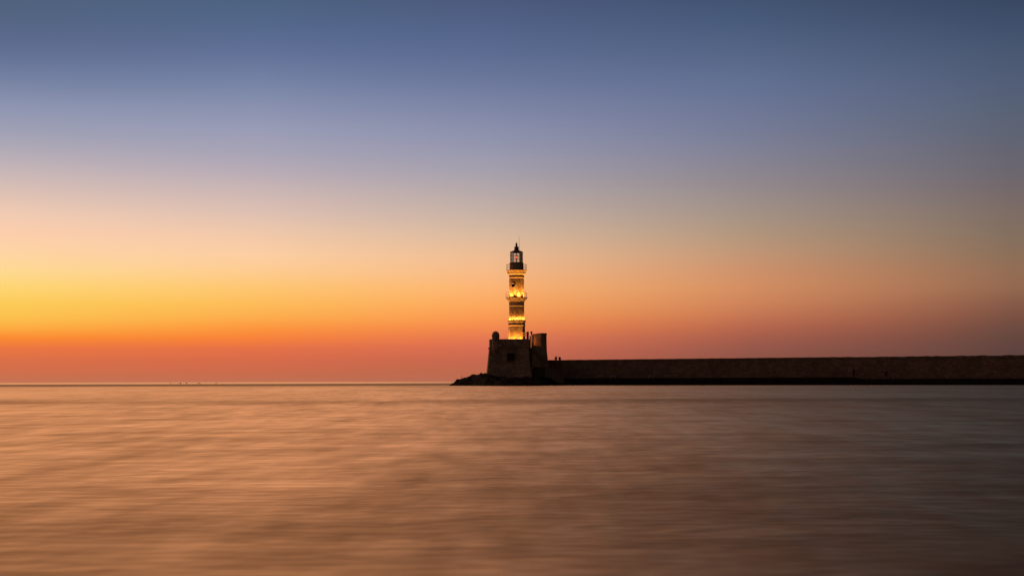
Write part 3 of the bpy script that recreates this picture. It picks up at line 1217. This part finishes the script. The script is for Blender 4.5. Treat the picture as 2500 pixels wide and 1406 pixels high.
def person(label, origin, face, J, top_m, leg_m, group=None, sleeves=True, long_hair=False):
    """J: joints in a local frame, x = the person's right-to-left as seen from behind, y = forward, z = up"""
    M4 = Matrix.Translation(origin) @ Matrix.Rotation(face, 4, 'Z')
    g = {k: M4 @ Vector(v) for k, v in J.items()}
    e = empty('person', origin, label, 'person', group)
    vx_ = M4.to_3x3() @ Vector((1, 0, 0)); fy = M4.to_3x3() @ Vector((0, 1, 0)); up = Vector((0, 0, 1))
    bm = bmesh.new()
    hd_ = g['head']
    rot = Matrix.Rotation(face, 4, 'Z')
    ball(bm, hd_ + up * .02, (.078, .095, .115), rot)
    ball(bm, hd_ - up * .05 + fy * .02, (.062, .075, .075), rot)      # jaw
    ball(bm, hd_ + fy * .098 - up * .005, (.014, .02, .026), rot)       # nose
    ball(bm, hd_ + fy * .088 - up * .05, (.026, .014, .010), rot)       # lips
    for s in (-1, 1):
        ball(bm, hd_ + vx_ * s * .078 - up * .005, (.012, .022, .034), rot)   # ears
        ball(bm, hd_ + vx_ * s * .03 + fy * .088 + up * .035, (.022, .012, .008), rot)   # brows
    capsule(bm, g['neck'], hd_ - up * .05, .055, .050)
    capsule(bm, g['chest'], g['neck'], .12, .06)
    capsule(bm, g['pelvis'], g['chest'], .135, .135)
    for s, k in ((-1, 'r'), (1, 'l')):
        capsule(bm, g['chest'] + up * .07, g['sho_' + k], .07, .058)
        capsule(bm, g['sho_' + k], g['elb_' + k], .052, .040)
        capsule(bm, g['elb_' + k], g['wri_' + k], .040, .028)
        wr, el = g['wri_' + k], g['elb_' + k]
        dr_ = (g['hand_' + k] - wr).normalized()
        sd_ = dr_.cross(up if abs(dr_.z) < .85 else fy).normalized()
        nm = sd_.cross(dr_).normalized()
        if nm.z > 0 and abs(dr_.z) < .85:
            nm = -nm
        pc = wr + dr_ * .045
        for q_ in (-.024, -.008, .008, .024):
            capsule(bm, wr + sd_ * q_ * .6, wr + dr_ * .085 + sd_ * q_, .014, .012, 8)
        for q_, ln in ((-.030, .060), (-.010, .075), (.010, .080), (.030, .068)):
            k0 = wr + dr_ * .085 + sd_ * q_
            k1 = k0 + (dr_ * .92 + nm * .3).normalized() * ln * .5
            k2 = k1 + (dr_ * .75 + nm * .65).normalized() * ln * .5
            capsule(bm, k0, k1, .0095, .0085, 8)
            capsule(bm, k1, k2, .0085, .0075, 8)
        th = wr + dr_ * .025 - sd_ * .03
        capsule(bm, th, th + (dr_ * .7 - sd_ * .7) * .04, .012, .010, 8)
        capsule(bm, th + (dr_ * .7 - sd_ * .7) * .04, th + (dr_ * .7 - sd_ * .7) * .04 + (dr_ * .9 - sd_ * .2 + nm * .3) * .03, .010, .008, 8)
        capsule(bm, g['pelvis'], g['hip_' + k], .11, .095)
        capsule(bm, g['hip_' + k], g['kne_' + k], .088, .058)
        capsule(bm, g['kne_' + k], g['ank_' + k], .055, .036)
        capsule(bm, g['ank_' + k], g['toe_' + k], .038, .028)
    link('body', voxel(bm, .0075, 2), skin_m, e, True)
    bm = bmesh.new()
    capsule(bm, g['pelvis'] + (g['chest'] - g['pelvis']) * .15, g['chest'], .155, .155)
    capsule(bm, g['chest'], g['neck'] - up * .03, .14, .075)
    for k in ('r', 'l'):
        capsule(bm, g['chest'] + up * .07, g['sho_' + k], .082, .072)
        capsule(bm, g['sho_' + k], g['elb_' + k], .068, .056)
        if sleeves:
            capsule(bm, g['elb_' + k], g['elb_' + k].lerp(g['wri_' + k], .9), .056, .042)
    link('shirt', voxel(bm, .014, 2), top_m, e, True)
    bm = bmesh.new()
    capsule(bm, g['pelvis'], g['pelvis'] + (g['chest'] - g['pelvis']) * .3, .147, .145)
    for k in ('r', 'l'):
        capsule(bm, g['pelvis'], g['hip_' + k], .125, .112)
        capsule(bm, g['hip_' + k], g['kne_' + k], .105, .075)
        capsule(bm, g['kne_' + k], g['kne_' + k].lerp(g['ank_' + k], .93), .072, .056)
    link('trousers', voxel(bm, .014, 2), leg_m, e, True)
    for k in ('r', 'l'):
        bm = bmesh.new()
        capsule(bm, g['ank_' + k] - up * .035, g['toe_' + k] - up * .01, .05, .04)
        link('shoe', voxel(bm, .012, 1), hair_m, e, True)
    bm = bmesh.new()
    ball(bm, hd_ + up * .045 - fy * .018, (.092, .104, .105), rot)
    ball(bm, hd_ - fy * .05 - up * .01, (.085, .07, .09), rot)
    if long_hair:
        ball(bm, hd_ - fy * .07 - up * .10, (.085, .05, .13), rot)
    link('hair', voxel(bm, .012, 2), hair_m, e, True)
    return e


def stand(**kw):
    J = dict(pelvis=(0, 0, .96), chest=(0, 0, 1.30), neck=(0, .01, 1.47), head=(0, .03, 1.62),
             sho_r=(.19, 0, 1.42), elb_r=(.24, -.02, 1.13), wri_r=(.24, .06, .90), hand_r=(.24, .10, .80),
             sho_l=(-.19, 0, 1.42), elb_l=(-.24, -.02, 1.13), wri_l=(-.24, .06, .90), hand_l=(-.24, .10, .80),
             hip_r=(.09, 0, .90), kne_r=(.10, .03, .50), ank_r=(.11, -.02, .09), toe_r=(.13, .13, .05),
             hip_l=(-.09, 0, .90), kne_l=(-.10, .03, .50), ank_l=(-.11, -.02, .09), toe_l=(-.13, .13, .05))
    J.update(kw)
    return J


dk1 = cloth('dark_jacket', (.02, .014, .012), (.035, .025, .02))
dk2 = cloth('charcoal_trousers', (.018, .014, .014), (.03, .024, .022))
red_s = cloth('maroon_shirt', (.10, .03, .02), (.14, .045, .03))
brn_s = cloth('brown_jumper', (.045, .024, .014), (.06, .034, .02))
# two people sitting on the top of the wall, backs to the camera
s1 = s_of(1356.8, -.6)
x, y = wp(s1, -.6)
seatJ = dict(pelvis=(0, 0, .13), chest=(0, -.02, .47), neck=(0.03, .02, .66), head=(.05, .06, .80),
             sho_r=(.20, 0, .60), elb_r=(.23, .14, .36), wri_r=(.17, .36, .34), hand_r=(.15, .46, .34),
             sho_l=(-.18, -.02, .60), elb_l=(-.27, -.10, .36), wri_l=(-.36, -.14, .10), hand_l=(-.40, -.10, .03),
             hip_r=(.09, .02, .12), kne_r=(.12, .42, .38), ank_r=(.12, .62, .08), toe_r=(.14, .78, .05),
             hip_l=(-.09, .02, .12), kne_l=(-.13, .45, .30), ank_l=(-.12, .72, .08), toe_l=(-.14, .88, .05))
person('person sitting on the wall top leaning back on one arm, nearer the fort', Vector((x, y, zw + .0)), 0, seatJ, red_s, dk2, 'people sitting on the wall')
s2 = s_of(1365.6, -.6)
x, y = wp(s2, -.6)
seat2 = dict(pelvis=(0, 0, .13), chest=(0, .06, .43), neck=(.01, .14, .58), head=(.0, .20, .70),
             sho_r=(.19, .08, .53), elb_r=(.25, .24, .30), wri_r=(.10, .46, .34), hand_r=(.02, .50, .34),
             sho_l=(-.19, .08, .53), elb_l=(-.26, .24, .28), wri_l=(-.10, .46, .32), hand_l=(-.02, .50, .30),
             hip_r=(.09, .02, .12), kne_r=(.12, .38, .42), ank_r=(.12, .52, .08), toe_r=(.14, .68, .05),
             hip_l=(-.09, .02, .12), kne_l=(-.12, .38, .42), ank_l=(-.12, .52, .08), toe_l=(-.14, .68, .05))
person('person sitting hunched with knees drawn up on the wall top, farther from the fort', Vector((x, y, zw + .0)), R(-12), seat2, dk1, dk2, 'people sitting on the wall')
# two people standing on the quay, against the wall
s3 = s_of(2082, 1.6)
x, y = wp(s3, 1.6)
person('person standing upright with arms down on the quay before the wall', Vector((x, y, 1.50)), R(35), stand(), dk1, dk2, 'people standing on the quay')
s4 = s_of(2161, 1.6)
x, y = wp(s4, 1.6)
person('person in a wide stance with one elbow out, rightmost on the quay', Vector((x, y, 1.20)), R(20), stand(
    kne_l=(-.24, .10, .52), ank_l=(-.42, -.05, .10), toe_l=(-.50, .08, .05), hip_l=(-.10, 0, .90),
    kne_r=(.16, .08, .50), ank_r=(.20, -.04, .09), toe_r=(.24, .11, .05),
    elb_r=(.42, -.05, 1.22), wri_r=(.22, .14, 1.08), hand_r=(.14, .20, 1.04)), brn_s, dk2, 'people standing on the quay')
